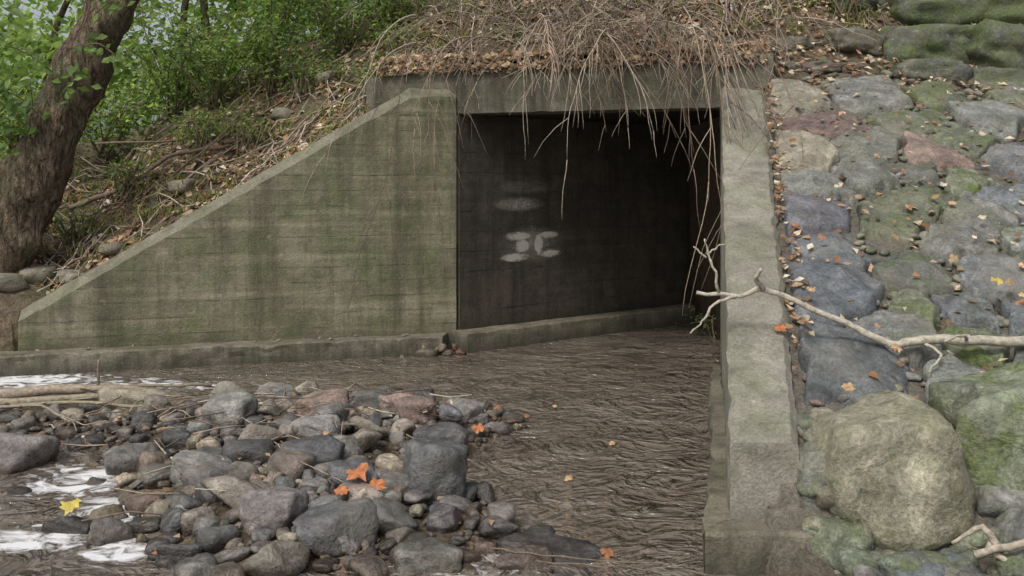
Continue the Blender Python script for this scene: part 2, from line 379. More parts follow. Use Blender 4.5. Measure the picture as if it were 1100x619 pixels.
def rw():
    m=MB(); vs=[];n=90
    for i in range(n+1):
        y=4.1+(8.60-4.1)*i/n; z=.49+(2.43-.49)*i/n; a=.014*nz(0,y,1,6); b=.022*nz(0,y,4,6)
        x0=xl(y)+a; x1=xr(y)+b; e=.010*nz(3,y,7,9)
        vs+=[(x0,y,-.3),(x0,y,z-.02+e),(x0+.02,y,z+e),(x0*.5+x1*.5,y,z+.008*nz(9,y,4,5)),(x1-.03,y,z-e),(x1,y,z-.035),(x1,y,-.3)]
    f=[]
    for i in range(n):
        for k in range(6): a=7*i+k; f.append((a,a+1,a+8,a+7))
    f.append(tuple(range(6,-1,-1))); f.append(tuple(range(7*n,7*n+7)))
    m.add(vs,f,(.2,.2,.2,0)); o=m.obj('right_wing_wall',M_rwall,False,culvert)
rw()
def rough_strip(name,path_in,path_out,z0,z1,mat,amp=.02,n=120):
    m=MB(); vs=[]
    def at(path,u):
        k=u*(len(path)-1); i=min(int(k),len(path)-2); return Vector(path[i]).lerp(Vector(path[i+1]),k-i)
    for i in range(n+1):
        u=i/n; a=at(path_in,u); b=at(path_out,u); bm_=b
        chip=.05*max(0,nz(b.x,b.y,2,3.5)-.25)
        def j(p,z,s,dz=0):
            d=amp*(.7*nz(bm_.x,bm_.y,s,2.5)+.35*nz(p.x,p.y,z+s,11)); dd=(b-a).normalized() if (b-a).length>0 else Vector((0,0,0)); q=p+dd*d; return (q.x,q.y,z+amp*.35*nz(p.x,p.y,s+9,4)-dz)
        vs+=[j(a,z1,0),j(a.lerp(b,.5),z1,0),j(a.lerp(b,.93),z1,0,chip*.5),j(b,z1-.012,0,chip),j(b,z1-.05,.1,chip),j(b,z1*.4,.3),j(b,z0,.5)]
    f=[]
    for i in range(n):
        for k in range(6): q=7*i+k; f.append((q,q+1,q+8,q+7))
    f.append(tuple(range(7))); f.append(tuple(range(7*n+6,7*n-1,-1)))
    m.add(vs,f,(.2,.2,.2,0)); return m.obj(name,mat,False,culvert)
wo=Vector((.277,-.96,0))
def W(x,o):
    p=Vector((x,wing_y(x),0))+wo*o; return (p.x,p.y,0)
rough_strip('wing_footing',[W(-4.6,-.02),W(-2.5,-.02),W(-.60,-.02)],[W(-4.6,.26),W(-2.5,.22),W(-.70,.20)],-.3,.17,M_curb,.03)
rough_strip('tunnel_curb',[Ci-tn*.02-t*.008,Ci+t*.5,Ci+t],[Ci+tn*.20-t*.006,Ci+t*.5+tn*.20,Ci+t+tn*.2],-.3,.19,M_curb,.015)
rough_strip('right_footing',[(1.6,7.6,0),(1.2,5.4,0),(.93,4.12,0)],[(1.54,7.6,0),(1.10,5.4,0),(.77,3.96,0)],-.3,.17,M_curb,.04)
rough_strip('right_footing_end',[(.80,4.14,0),(1.27,4.14,0)],[(.775,3.95,0),(1.27,3.93,0)],-.3,.17,M_curb,.02,30)

ICO={}
def rock(mb,c,r,col,moss=0.0,sub=3,ang=.5,planes=11,rot=None,amp=.06,k=26.0,box=False):
    import bmesh
    key=sub
    if key not in ICO:
        bm=bmesh.new(); bmesh.ops.create_icosphere(bm,subdivisions=sub,radius=1)
        ICO[key]=(np.array([v.co[:] for v in bm.verts]),[tuple(v.index for v in f.verts) for f in bm.faces]); bm.free()
    d,fs=ICO[key]
    rng=np.random
    pn=rng.normal(size=(planes,3)); pd=rng.uniform(1-ang*.75,1,planes)
    if box:
        bx=np.array([[1,0,0],[-1,0,0],[0,1,0],[0,-1,0],[0,0,1],[0,0,-1]],float)+rng.normal(size=(6,3))*.13
        pn=np.vstack([pn,bx]); pd=np.concatenate([np.maximum(pd,.82),rng.uniform(.66,.8,6)])
    pn/=np.linalg.norm(pn,axis=1)[:,None]
    dots=d@pn.T
    inv=np.where(dots>.05,dots/pd,0); s=(.4+np.sum(inv**k,axis=1))**(1/k)
    rad=1/s
    v=d*rad[:,None]
    if box: v=v/.8
    off=rng.uniform(-50,50,3)
    if amp>0:
        nn=np.array([nz(p[0]+off[0],p[1]+off[1],p[2]+off[2],1.8,4 if sub>3 else 3 if sub>2 else 2) for p in v]); v=v*(1+amp*nn)[:,None]
    v=v*np.array(r)
    az=R(0,6.28) if rot is None else rot
    Rm=np.array((Matrix.Rotation(az,3,'Z')@Matrix.Rotation(R(-.3,.3)*(0.4 if box else 1),3,'X')@Matrix.Rotation(R(-.3,.3)*(0.4 if box else 1),3,'Y')))
    v=v@Rm.T+np.array(c)
    mb.add([tuple(p) for p in v],fs,(*col,moss))
def vc(c,s=.25):
    k=1+R(-s,s); return tuple(max(.01,x*k*(1+R(-.04,.04))) for x in c)
m=MB()
for i in range(5):
    rock(m,(R(-.56,-.46),R(9.08,9.18),R(-.02,.12)),(R(.03,.06),R(.03,.06),R(.03,.07)),vc((.17,.10,.07)),0,3,.6)
for i in range(8):
    rock(m,(R(-1.0,-.6),R(9.0,9.12),R(-.05,.07)),(R(.06,.11),R(.04,.07),R(.04,.07)),vc((.18,.16,.125)),0,3,.6)
m.obj('broken_concrete_rubble',M_rock,True)

# ------------------------------------------------------------------ stone paved bank
BLUE=(.115,.125,.135);GRN=(.125,.135,.10);TAN=(.19,.17,.135);RED=(.16,.118,.10);GRY=(.145,.145,.135)
seeds=[(2.49,7.74,RED,0),(3.17,7.7,GRN,.5),(3.84,7.8,GRY,.3),(2.36,8.25,TAN,.2),(2.99,8.3,GRY,.2),(3.67,8.35,GRN,.6),(4.35,8.3,GRY,.5),
(2.65,7.2,GRY,.15),(3.34,7.34,GRN,.5),(2.05,7.02,TAN,.1),(2.81,6.83,GRY,.35),(3.62,7.05,BLUE,.1),(2.02,6.63,GRY,.1),(1.96,6.22,BLUE,.05),
(2.62,6.36,GRN,.5),(3.1,6.70,GRN,1.0),(3.30,6.38,BLUE,.25),(2.02,5.80,BLUE,.1),(2.66,5.90,GRY,.2),(3.12,5.83,GRY,.5),(1.52,5.52,GRY,.2),
(1.80,5.28,BLUE,.05),(2.27,5.48,GRY,.5),(2.68,5.42,BLUE,.1),(2.10,5.13,GRN,.5),(2.36,5.16,BLUE,.3),(2.72,5.06,BLUE,.1),(2.32,4.90,GRN,1.0),
(1.68,4.72,BLUE,.0),(2.58,4.72,GRY,.4),(2.14,4.58,GRY,.15),(1.62,7.9,GRY,.2),(1.60,5.78,GRN,.7),(2.42,6.75,GRY,.2),(3.0,7.05,RED,.1),(1.95,4.95,GRY,.3),(2.35,6.1,GRN,.4),(2.9,6.1,GRY,.3)]
seeds=[s for s in seeds if s[0]>xr(s[1])+.08]
yy=4.55
while yy<8.5:
    xx=yy*.52+.35+R(0,.2)
    while xx<7.2:
        seeds.append((xx+R(-.18,.18),yy+R(-.15,.15),random.choice([BLUE,GRN,TAN,GRY,GRY]),random.choice([0,.1,.3,.6]))); xx+=R(.45,.8)
    yy+=.5
def clip(poly,p,q):
    mx,my=(p[0]+q[0])/2,(p[1]+q[1])/2; dx,dy=q[0]-p[0],q[1]-p[1]
    out=[];n=len(poly)
    for i in range(n):
        a=poly[i];b=poly[(i+1)%n]; da=(a[0]-mx)*dx+(a[1]-my)*dy; db=(b[0]-mx)*dx+(b[1]-my)*dy
        if da<=0: out.append(a)
        if (da<0)!=(db<0) and da!=db:
            u=da/(da-db); out.append((a[0]+(b[0]-a[0])*u,a[1]+(b[1]-a[1])*u))
    return out
sb=MB()
for i,s in enumerate(seeds):
    poly=[(xr(4.42)+.02,4.42),(7.6,4.42),(7.6,8.62),(xr(8.62)+.02,8.62)]
    for j,q in enumerate(seeds):
        if i!=j and abs(q[0]-s[0])<1.8 and abs(q[1]-s[1])<1.8: poly=clip(poly,s,q)
        if len(poly)<3: break
    if len(poly)<3: continue
    cx=sum(p[0] for p in poly)/len(poly); cy=sum(p[1] for p in poly)/len(poly)
    n=80; rad=[]
    for k in range(n):
        a=2*math.pi*k/n; dx,dy=math.cos(a),math.sin(a); best=9
        for e in range(len(poly)):
            A=poly[e];B=poly[(e+1)%len(poly)]
            ex,ey=B[0]-A[0],B[1]-A[1]; den=dx*ey-dy*ex
            if abs(den)<1e-9: continue
            tt=((A[0]-cx)*ey-(A[1]-cy)*ex)/den; uu=((A[0]-cx)*dy-(A[1]-cy)*dx)/den
            if tt>0 and -1e-6<=uu<=1+1e-6: best=min(best,tt)
        rad.append(best)
    rad=[(rad[k-1]+rad[k]*2+rad[(k+1)%n])/4 for k in range(n)]
    gap=R(.012,.04); o=R(0,99)
    rad=[max(.05,r*(1+.10*nz(math.cos(2*math.pi*k/n)*1.8+o,math.sin(2*math.pi*k/n)*1.8,0,1,4))-gap) for k,r in enumerate(rad)]
    mr=sum(rad)/n
    Hh=R(.03,.075); tx,ty=R(-.13,.13),R(-.11,.11)
    fac=[(R(0,6.28),R(.12,.6),R(.25,.8)*mr) for _ in range(6)]
    def top(x,y):
        z=0
        for an,sl_,of in fac: z=max(z,sl_*((x-cx)*math.cos(an)+(y-cy)*math.sin(an)-of))
        return -min(z,.10)
    rs=[.0,.12,.25,.37,.5,.62,.73,.82,.89,.94,.975,1.0,1.015]
    vs=[];nr=len(rs)
    for ri,r in enumerate(rs):
        for k in range(n):
            a=2*math.pi*k/n; x=cx+math.cos(a)*rad[k]*r; y=cy+math.sin(a)*rad[k]*r
            prof=Hh-(Hh+.03)*min(1,r)**34
            if ri==nr-1: prof=-.12
            z=bank(x,y)+prof-.01+top(x,y)*(1-min(1,r)**12)+(tx*(x-cx)+ty*(y-cy))+.018*nz(x,y,o,2.5)+.02*nz(x,y,o,8)
            vs.append((x,y,z))
    fs=[(ri*n+k,ri*n+(k+1)%n,(ri+1)*n+(k+1)%n,(ri+1)*n+k) for ri in range(nr-1) for k in range(n)]
    sb.add(vs,fs,(*vc(s[2],.3),min(1,s[3])))
sb.obj('stone_paved_bank',M_stone,True)
ch=MB()
for i in range(900):
    y=R(4.45,8.9); x=R(xr(y)+.03,min(6,y*.56+.5)); s=R(.015,.05)*(1.5 if y>8.3 else 1)
    rock(ch,(x,y,H(x,y)+s*.35),(s*R(.8,1.5),s,s*.6),vc(random.choice([TAN,GRY,RED,GRN])),R(0,.5),2,.6)
for i in range(190):
    y=R(3.5,4.2); x=R(1.25,3.6); s=R(.03,.10)
    rock(ch,(x,y,max(.02,min(H(x,y),.25))+s*.2),(s*R(.8,1.5),s,s*.7),vc(random.choice([TAN,GRY,GRN,BLUE])),R(0,.6),3,.6,box=R(0,1)<.4)
for i in range(50):
    y=R(3.9,4.4); x=R(1.2,1.42); s=R(.03,.07)
    rock(ch,(x,y,H(x,y)+s*.2),(s*R(.8,1.4),s,s*.8),vc(random.choice([TAN,GRY,GRN])),R(0,.5),3,.6)
ch.obj('stone_chips',M_stone,True)

def boulder(name,c,r,col,moss,mat=None,ang=.5,rot=0,amp=.08,sub=4,box=True):
    b=MB(); rock(b,(0,0,0),r,col,moss,sub,ang,rot=rot,amp=amp,box=box); o=b.obj(name,mat or M_stone,True); o.location=c; return o
boulder('boulder',(1.57,4.20,.33),(.32,.30,.30),(.24,.225,.165),.3,amp=.12,ang=.7)
boulder('boulder',(2.19,4.25,.40),(.31,.30,.33),(.17,.19,.135),.75,amp=.12,ang=.7)
boulder('boulder',(1.285,4.13,.30),(.11,.12,.17),GRY,.2)
boulder('boulder',(1.31,3.98,.10),(.13,.13,.13),GRN,.4)
boulder('boulder',(1.42,3.92,.03),(.18,.12,.09),(.16,.16,.13),.3)
boulder('boulder',(1.86,3.98,.10),(.12,.12,.10),(.16,.16,.13),.3)
boulder('boulder',(2.08,3.92,.15),(.15,.13,.12),GRY,.5)
boulder('boulder',(1.63,3.80,.04),(.16,.12,.08),GRN,.3)
boulder('boulder',(1.66,4.02,.10),(.11,.1,.07),RED,.1)
boulder('boulder',(1.90,4.22,.62),(.09,.1,.10),GRN,.4)
boulder('boulder',(2.82,4.3,.38),(.30,.3,.33),GRN,.5)
boulder('boulder',(3.45,4.4,.38),(.32,.3,.33),GRY,.5)
for (x,y,s,c,mo) in [(3.9,9.25,.48,GRN,.7),(4.65,9.05,.5,GRN,.6),(3.2,9.2,.26,TAN,.3),(4.25,9.8,.55,GRN,.7),(3.4,9.9,.3,GRY,.4),(2.6,9.2,.16,TAN,.2),(4.9,9.8,.5,GRN,.7),(3.7,8.75,.27,GRY,.4),(4.3,8.7,.3,GRN,.5),(2.75,8.8,.14,RED,.1)]:
    boulder('mossy_boulder',(x,y,H(x,y)-s*.05),(s*1.2,s*.8,s*.5),tuple(.6*q for q in c),mo,rot=R(-.4,.4),amp=.16,ang=.9)
for (x,y,s) in [(-4.0,8.95,.12),(-3.7,9.1,.1),(-3.2,9.6,.12),(-4.35,9.0,.16),(-2.4,10.3,.12),(-1.3,9.95,.14),(-1.1,10.0,.12),(-4.5,8.7,.14),(-1.95,10.5,.12)]:
    boulder('slope_rock',(x,y,H(x,y)+s*.1),(s*1.3,s,s*.6),TAN,.2,sub=3,rot=R(0,3))

# ------------------------------------------------------------------ river rocks
BR=(.175,.15,.127);DK=(.095,.095,.097);RB=(.185,.138,.115);TN=(.28,.24,.185);GR=(.17,.163,.153)
big=[(-.37,4.75,.16,.13,.20,DK,1),(-1.45,5.6,.20,.15,.13,BR,0),(-1.30,4.55,.20,.15,.15,BR,0),(-.75,4.72,.15,.12,.11,DK,0),(-2.85,5.55,.27,.2,.15,GR,1),
(-1.75,4.35,.13,.12,.09,GR,0),(-1.35,4.05,.14,.1,.08,DK,0),(-.75,4.2,.18,.12,.10,DK,1),(-.52,4.3,.15,.12,.10,DK,0),(-.42,5.75,.17,.12,.11,DK,1),
(-2.55,6.65,.24,.14,.13,TN,1),(-1.95,6.75,.17,.13,.11,BR,0),(-2.85,6.85,.18,.12,.12,GR,0),(-1.45,7.0,.15,.12,.10,TN,0),(.17,4.2,.22,.12,.06,DK,1),
(.02,4.05,.15,.1,.07,BR,0),(-1.65,6.9,.14,.12,.1,GR,1),(-2.0,4.45,.13,.1,.08,DK,0),(-1.05,5.15,.17,.12,.11,DK,1),(-.85,5.6,.16,.11,.10,BR,0),(-1.2,6.2,.18,.12,.11,RB,1),
(-2.3,6.3,.17,.12,.1,BR,0),(-.05,4.35,.1,.08,.06,DK,0),(-1.6,5.05,.15,.12,.1,GR,1),(-.95,6.5,.15,.1,.09,DK,1),(-1.05,4.35,.15,.13,.10,GR,1),(-.95,4.0,.15,.12,.09,BR,0),
(-.35,4.05,.14,.1,.08,GR,1),(-.3,4.4,.12,.1,.07,DK,0),(-1.75,6.1,.17,.13,.12,GR,1),(-1.6,5.35,.13,.12,.1,DK,0),(-.6,6.2,.13,.1,.09,RB,1),(-2.35,4.05,.16,.12,.1,DK,0)]
placed=[]
for x,y,a,b,c,col,bx in big:
    z=max(H(x,y),-.04)+c*.45
    o=MB(); rock(o,(0,0,0),(a,b,c),vc(col,.1),0,4,.85,amp=.10,rot=R(-.5,.5),box=bool(bx),k=48); q=o.obj('river_boulder',M_rock,True); q.location=(x,y,z); placed.append((x,y,max(a,b)))
def inbar(x,y):
    return bar(x,y)>.105+ .05*nz(x,y,3,1.5)
rr=MB(); tries=0;cnt=0
while cnt<540 and tries<30000:
    tries+=1
    x=R(-3.7,.6);y=R(3.6,8.0)
    if not inbar(x,y): continue
    if x<-1.75 and y<6.0 and R(0,1)<.75: continue
    s=random.choice([R(.025,.05),R(.05,.09),R(.08,.12)])
    if x<-2.3 or x>-.3: s*=.75
    if any((x-p)**2+(y-q)**2<(.66*(s+r))**2 for p,q,r in placed): continue
    placed.append((x,y,s)); cnt+=1
    rock(rr,(x,y,H(x,y)+s*.32),(s*R(.9,1.45),s*R(.7,1.0),s*R(.5,.9)),vc(random.choice([BR,BR,DK,DK,RB,TN,GR,GR]),.45),0,3 if s>.04 else 2,.85,amp=.10,k=50,box=R(0,1)<.45)
for i in range(120):
    x=R(-3.2,1.0);y=R(3.6,5.2); s=R(.03,.09)
    if x>.45 and R(0,1)<.7: continue
    rock(rr,(x,y,H(x,y)+s*.3),(s*1.3,s,s*.6),vc(random.choice([BR,DK,GR])),0,3,.7,k=40)
for i in range(25):
    x=R(-.3,1.3);y=R(4.8,7.8); s=R(.02,.05)
    rock(rr,(x,y,-.12+s*.2),(s*1.3,s,s*.6),vc(random.choice([BR,DK,GR])),0,2,.7)
rr.obj('river_rocks',M_rock,True)
pb=MB()
for i in range(3600):
    x=R(-3.8,.5);y=R(3.6,8.1)
    if bar(x,y)<.085: continue
    s=R(.008,.028); rock(pb,(x,y,H(x,y)+s*.4),(s*1.2,s,s*.7),vc(random.choice([BR,DK,RB,TN,GR,TN]),.4),0,1,.4,planes=5,amp=0)
for i in range(14):
    u=random.choice([R(-2.0,-1.3),R(-4.3,-.7)]); p=W(u,R(.02,.14)); s=R(.012,.028)
    rock(pb,(p[0],p[1],.17+s*.3),(s*1.4,s,s*.6),vc(random.choice([BR,TN,GR]),.3),0,1,.5,planes=6,amp=0)
pb.obj('gravel',M_rock,False)

# ------------------------------------------------------------------ leaves
def leaf(mb,p,size,nrm,col,w=.5,az=None):
    nrm=Vector(nrm).normalized(); a=nrm.orthogonal().normalized(); a=Matrix.Rotation(R(0,6.28) if az is None else az,3,nrm)@a; b=nrm.cross(a); p=Vector(p)
    cu=R(-.15,.25)*size
    vs=[p-a*size*.5, p-a*size*.08+b*size*w*.5+nrm*cu, p+a*size*.5-nrm*cu*.4, p-a*size*.08-b*size*w*.5+nrm*cu*.8, p]
    mb.add(vs,[(0,4,1),(4,2,1),(0,3,4),(4,3,2)],(*col,0))
def maple(mb,p,size,nrm,col):
    nrm=Vector(nrm).normalized(); a=nrm.orthogonal().normalized(); a=Matrix.Rotation(R(0,6.28),3,nrm)@a; b=nrm.cross(a); p=Vector(p)
    prof=[(0,-.5),(.12,-.40),(.34,-.42),(.34,-.2),(.55,.0),(.40,.14),(.38,.35),(.20,.33),(0,.58)]
    prof=prof+[(-x,y) for x,y in prof[::-1][1:-1]]
    cu=R(-.1,.5)
    vs=[p+nrm*.008]+[p+a*x*size*R(.75,1.1)+b*y*size*R(.8,1.1)+nrm*(R(-.08,.18)*size+cu*size*(abs(x)**1.5)) for x,y in prof]
    mb.add(vs,[(0,i+1,(i+1)%len(prof)+1) for i in range(len(prof))],(*col,0))
LIT=[(.24,.14,.075),(.34,.23,.14),(.17,.11,.07),(.42,.32,.22),(.13,.085,.05),(.30,.15,.075),(.50,.43,.33)]
def gnorm(x,y,e=.06):
    dx=(H(x+e,y)-H(x-e,y))/(2*e); dy=(H(x,y+e)-H(x,y-e))/(2*e)
    return Vector((-max(-1.5,min(1.5,dx)),-max(-1.5,min(1.5,dy)),1)).normalized()
ll=MB()
for i in range(9500):
    x=R(-6.0,2.2) ; y=(wing_y(x) if x<-.53 else head_y(x))+.30+abs(random.gauss(0,1.3))
    if x<-4.17: y=8.9+(x+4.17)*.75+abs(random.gauss(0,1.0))
    if nz(x,y,3,1.2)<-.18 and R(0,1)<.8: continue
    n=gnorm(x,y)+Vector((R(-.6,.6),R(-.6,.6),R(-.1,.3)))
    leaf(ll,(x,y,H(x,y)+R(.01,.05)),R(.04,.10),n,vc(random.choice(LIT),.35),R(.5,.9))
for i in range(1500): # litter and soil crumbs spilling over the header edge
    x=R(-1.3,2.2); o=random.gauss(.06,.12); over=nz(x,0,1,1.8)
    p=hp(x,max(-.03,o)); z=2.74+R(0,.08)+max(0,o-.1)*.35
    if o<0: z=2.72-R(0,.07)*(1+1.5*max(0,over))
    leaf(ll,(p[0],p[1],z),R(.04,.09),(R(-.6,.6),-.8+R(-.4,.4),.8),vc(random.choice(LIT[:5]),.35),R(.5,.9))
for i in range(3800):
    y=R(8.3,10.8) if R(0,1)<.75 else R(4.4,8.3); x=R(xr(min(y,8.5))+.03,6.0)
    if y>8.3: x=R(2.1,6)
    n=gnorm(x,y)+Vector((R(-.5,.5),R(-.5,.5),R(-.1,.3)))
    leaf(ll,(x,y,H(x,y)+R(.03,.10)),R(.03,.08),n,vc(random.choice(LIT),.35),R(.5,.9))
for i in range(200):
    y=R(4.6,8.5); x=xr(y)+R(.0,.12); leaf(ll,(x,y,bank(x,y)+R(.0,.05)),R(.03,.07),(R(-.5,.5),-.5,1),vc(random.choice(LIT),.3),.7)
for i in range(160):
    x=R(-3.4,.2);y=R(3.8,7.8)
    if bar(x,y)<.1: continue
    leaf(ll,(x,y,H(x,y)+R(.05,.10)),R(.03,.06),(R(-.4,.4),R(-.6,.2),1),vc(random.choice(LIT),.3),.7)
ll.obj('leaf_litter',M_dead,False)
fl=MB()
OR=(.44,.17,.07);YE=(.48,.39,.09);TA=(.42,.28,.16);BW=(.30,.13,.06)
for x,y,z,s,c in [(-.72,4.60,.21,.12,OR),(-.62,4.52,.18,.09,OR),(-.78,4.50,.16,.07,OR),(-.20,5.75,.14,.08,OR),(-1.98,4.42,.12,.10,YE),(1.33,4.88,.855,.07,OR),(1.47,4.30,.68,.06,TA),(1.80,4.60,.80,.06,TA),
   (2.55,5.17,1.06,.07,YE),(1.80,3.98,.24,.07,OR),(1.9,4.02,.22,.05,BW),(.40,4.15,.012,.06,BW),(.3,5.2,.012,.05,TA),(-.1,6.6,.07,.06,BW),(-1.2,5.2,.18,.06,OR),(1.55,5.1,1.02,.05,TA),(2.1,3.8,.30,.09,YE),(2.05,3.76,.27,.08,(.3,.4,.08)),(.6,5.9,.012,.04,TA),(.1,6.6,.012,.04,BW),(.3,6.9,.012,.035,TA)]:
    maple(fl,(x,y,z),s,(R(-.2,.2),-.5,1),c)
for i in range(40):
    y=R(4.6,8.2); x=R(xr(y)+.1,y*.52+.2); maple(fl,(x,y,bank(x,y)+.09),R(.03,.06),(R(-.3,.3),-.6,1),vc(random.choice([BW,TA,TA,TA,(.5,.45,.35)]),.3))
fl.obj('fallen_maple_leaves',M_dead,False)

# ------------------------------------------------------------------ tree left
tree=bpy.data.objects.new('leaning_tree',None); sc.collection.objects.link(tree)
tm=MB()
path=smoothpath([(-4.80,8.95,.2),(-4.72,8.97,.75),(-4.52,9.0,1.25),(-4.25,9.02,2.0),(-3.97,9.05,2.6),(-3.70,9.08,3.25),(-3.45,9.1,4.2),(-3.35,9.2,5.6),(-3.3,9.2,7.5)],10)
nP=len(path); rd=[]
for i,p in enumerate(path):
    u=i/(nP-1); rd.append(.28-.11*u+.22*math.exp(-u*16)+.010*math.sin(i*.8))
tube(tm,path,rd,(.1,.08,.06,0),36)
tv=[Vector(v) for v in tm.v]
tm.v=[(v.x+.06*nz(v.x,v.y,v.z,3)+.025*nz(v.x*3,v.y*3,v.z*.6,5),v.y+.06*nz(v.x+5,v.y,v.z,3)+.025*nz(v.x*3+9,v.y*3,v.z*.6,5),v.z) for v in tv]
for a in (2.6,3.9,5.0,.4):
    d=Vector((math.cos(a),math.sin(a),0)); b=Vector((-4.74,8.97,.72))
    tube(tm,smoothpath([b,b+d*.35+Vector((0,0,-.25)),b+d*.75+Vector((0,0,-.5))],4),[.13,.12,.11,.1,.08,.07,.06,.05,.03],(.1,.08,.06,0),8)
limbs=[]
for b,e in [((-3.42,9.1,5.4),(-5.2,9.0,8.6)),((-3.36,9.2,6.0),(-1.6,9.8,8.8)),((-3.35,9.2,6.3),(-4.2,11.0,9.2)),((-3.3,9.2,6.9),(-2.4,8.2,9.6)),((-3.3,9.2,7.4),(-3.4,9.6,10.4))]:
    b=Vector(b);e=Vector(e); pmid=b.lerp(e,.5)+Vector((R(-.2,.2),R(-.2,.2),.2)); pp=smoothpath([b,pmid,e],5)
    tube(tm,pp,[.10-.007*i for i in range(len(pp))],(.1,.08,.06,0),8); limbs.append((b,pmid,e))
tm.obj('trunk',M_bark,True,tree)
GL=[(.07,.13,.025),(.10,.18,.035),(.05,.10,.02),(.14,.21,.05),(.085,.15,.03)]
def cloud(mb,c,r,n,size,cols=GL,w=.5):
    c=Vector(c)
    for i in range(n):
        d=Vector((random.gauss(0,1),random.gauss(0,1),random.gauss(0,1))).normalized()*(R(0,1)**.45)
        p=c+Vector((d.x*r[0],d.y*r[1],d.z*r[2]))
        leaf(mb,p,size*R(.6,1.3),(R(-.8,.8),R(-1,.4),R(.2,1.2)),vc(random.choice(cols),.3),w)
cr=MB()
for b,pmid,e in limbs:
    for k in range(7):
        p=pmid.lerp(e,R(.3,1.2))+Vector((R(-.8,.8),R(-.8,.8),R(-.3,.5)))
        cloud(cr,p,(.5,.5,.35),80,.11)
cr.obj('crown',M_leaf,False,tree)
sp=MB(); st=MB()
for (x,y,z,dx,dz) in [(-4.3,8.7,2.0,-.35,.45),(-4.0,8.7,2.35,.3,.15),(-4.2,8.7,2.2,-.3,.2),(-3.8,8.7,2.8,.35,-.1),(-4.1,8.7,2.6,-.45,.2),(-4.5,8.7,2.2,-.2,-.35),(-3.7,8.75,3.1,.4,.1),(-4.45,8.7,1.9,.15,.3),(-4.6,8.75,3.0,-.3,.1)]:
    a=Vector((x,y,z)); b=a+Vector((dx,-.15,dz)); pp=smoothpath([a,a.lerp(b,.5)+Vector((0,0,.06)),b],3); tube(st,pp,.006,(.12,.10,.05,0),4)
    for p in pp:
        for k in range(3): leaf(sp,p+Vector((R(-.09,.09),R(-.08,.08),R(-.09,.09))),R(.06,.12),(R(-.4,.4),-1,R(.1,.9)),vc(random.choice(GL),.3),.6)
sp.obj('ivy_leaves',M_leaf,False,tree); st.obj('ivy_stems',M_twig,True,tree)

# ------------------------------------------------------------------ shrubs on the embankment
GS=[(.09,.15,.035),(.12,.20,.045),(.06,.11,.025),(.18,.25,.075),(.22,.27,.08)]
def shrub(name,x,y,hh,rr_,n,size,cols=GS):
    e=bpy.data.objects.new(name,None); sc.collection.objects.link(e)
    z=H(x,y); s=MB(); lf=MB(); ns=14; per=max(1,round(n/ns/7))
    for i in range(ns):
        a=R(0,6.28); q=R(.2,1)*rr_; tip=Vector((x+math.cos(a)*q,y+math.sin(a)*q,z+hh*R(.5,1.1)))
        b=Vector((x+R(-.1,.1),y+R(-.1,.1),z-.05)); pp=smoothpath([b,b.lerp(tip,.5)+Vector((R(-.15,.15),R(-.15,.15),.15)),tip],4)
        tube(s,pp,[.012-.001*k for k in range(len(pp))],(.16,.13,.09,0),4)
        br_=R(.5,1.4)
        for p in pp[2:]:
            for k in range(per):
                o=Vector((random.gauss(0,.13),random.gauss(0,.13),random.gauss(0,.09)))*(.6+rr_*.5)
                leaf(lf,p+o,size*R(.5,1.4),(R(-.8,.8),R(-1,.3),R(.2,1.2)),tuple(br_*q for q in vc(random.choice(cols),.3)),R(.35,.65))
    s.obj('stems',M_twig,True,e); lf.obj('leaves',M_leaf,False,e)
for x,y,hh,r_,n,sz in [(-3.3,11.0,.9,.8,1700,.065),(-2.6,10.8,.8,.8,1700,.06),(-1.9,11.0,.7,.7,1500,.06),(-3.9,11.4,1.3,.9,1500,.075),(-2.9,12.0,1.2,1.0,1300,.085),
   (-2.2,11.7,.9,.8,1300,.07),(-1.3,11.3,.5,.6,1000,.06),(-4.6,11.0,.9,.8,1200,.07),(-1.5,12.4,1.0,.8,700,.08),(-5.3,10.6,.8,.8,900,.09),(-3.2,10.3,.4,.5,600,.05),(-3.9,9.9,.3,.35,250,.05),
   (-1.2,10.5,.4,.45,500,.05),(-2.2,10.4,.4,.5,550,.05),(-1.35,9.9,.25,.3,350,.05),(-.6,11.2,.4,.6,500,.055),(.1,10.8,.3,.5,260,.05),(3.8,10.6,.5,.6,350,.07),(2.2,10.2,.3,.4,160,.06),(4.4,11.0,.8,.6,400,.08),(3.3,9.6,.25,.3,120,.05),(3.0,10.3,.4,.4,200,.06),(-4.3,9.6,.3,.4,220,.06),(3.9,10.0,.4,.5,260,.06),(-2.7,10.0,.25,.35,260,.05)]:
    shrub('green_shrub',x,y,hh,r_,n,sz)

LT=[(.16,.24,.07),(.20,.29,.09),(.12,.19,.045),(.27,.34,.13)]
bt=MB(); bk=MB()
for i in range(32):
    x=R(-20,0);y=R(15,22); z0=H(x,y); hh=R(2.8,5.0)
    pp=smoothpath([(x,y,z0-.3),(x+R(-.4,.4),y,z0+hh*.5),(x+R(-.8,.8),y,z0+hh)],4)
    tube(bk,pp,[.08-.006*k for k in range(len(pp))],(.12,.10,.08,0),6)
    for k in range(12):
        c=(x+R(-2.0,2.0),y+R(-1.5,1.5),z0+R(.2,hh*.85)); cloud(bt,c,(1.1,1.0,.6),75,.20,LT,.6)
bk.obj('distant_tree_trunks',M_bark,True); bt.obj('distant_foliage',M_leaf,False)

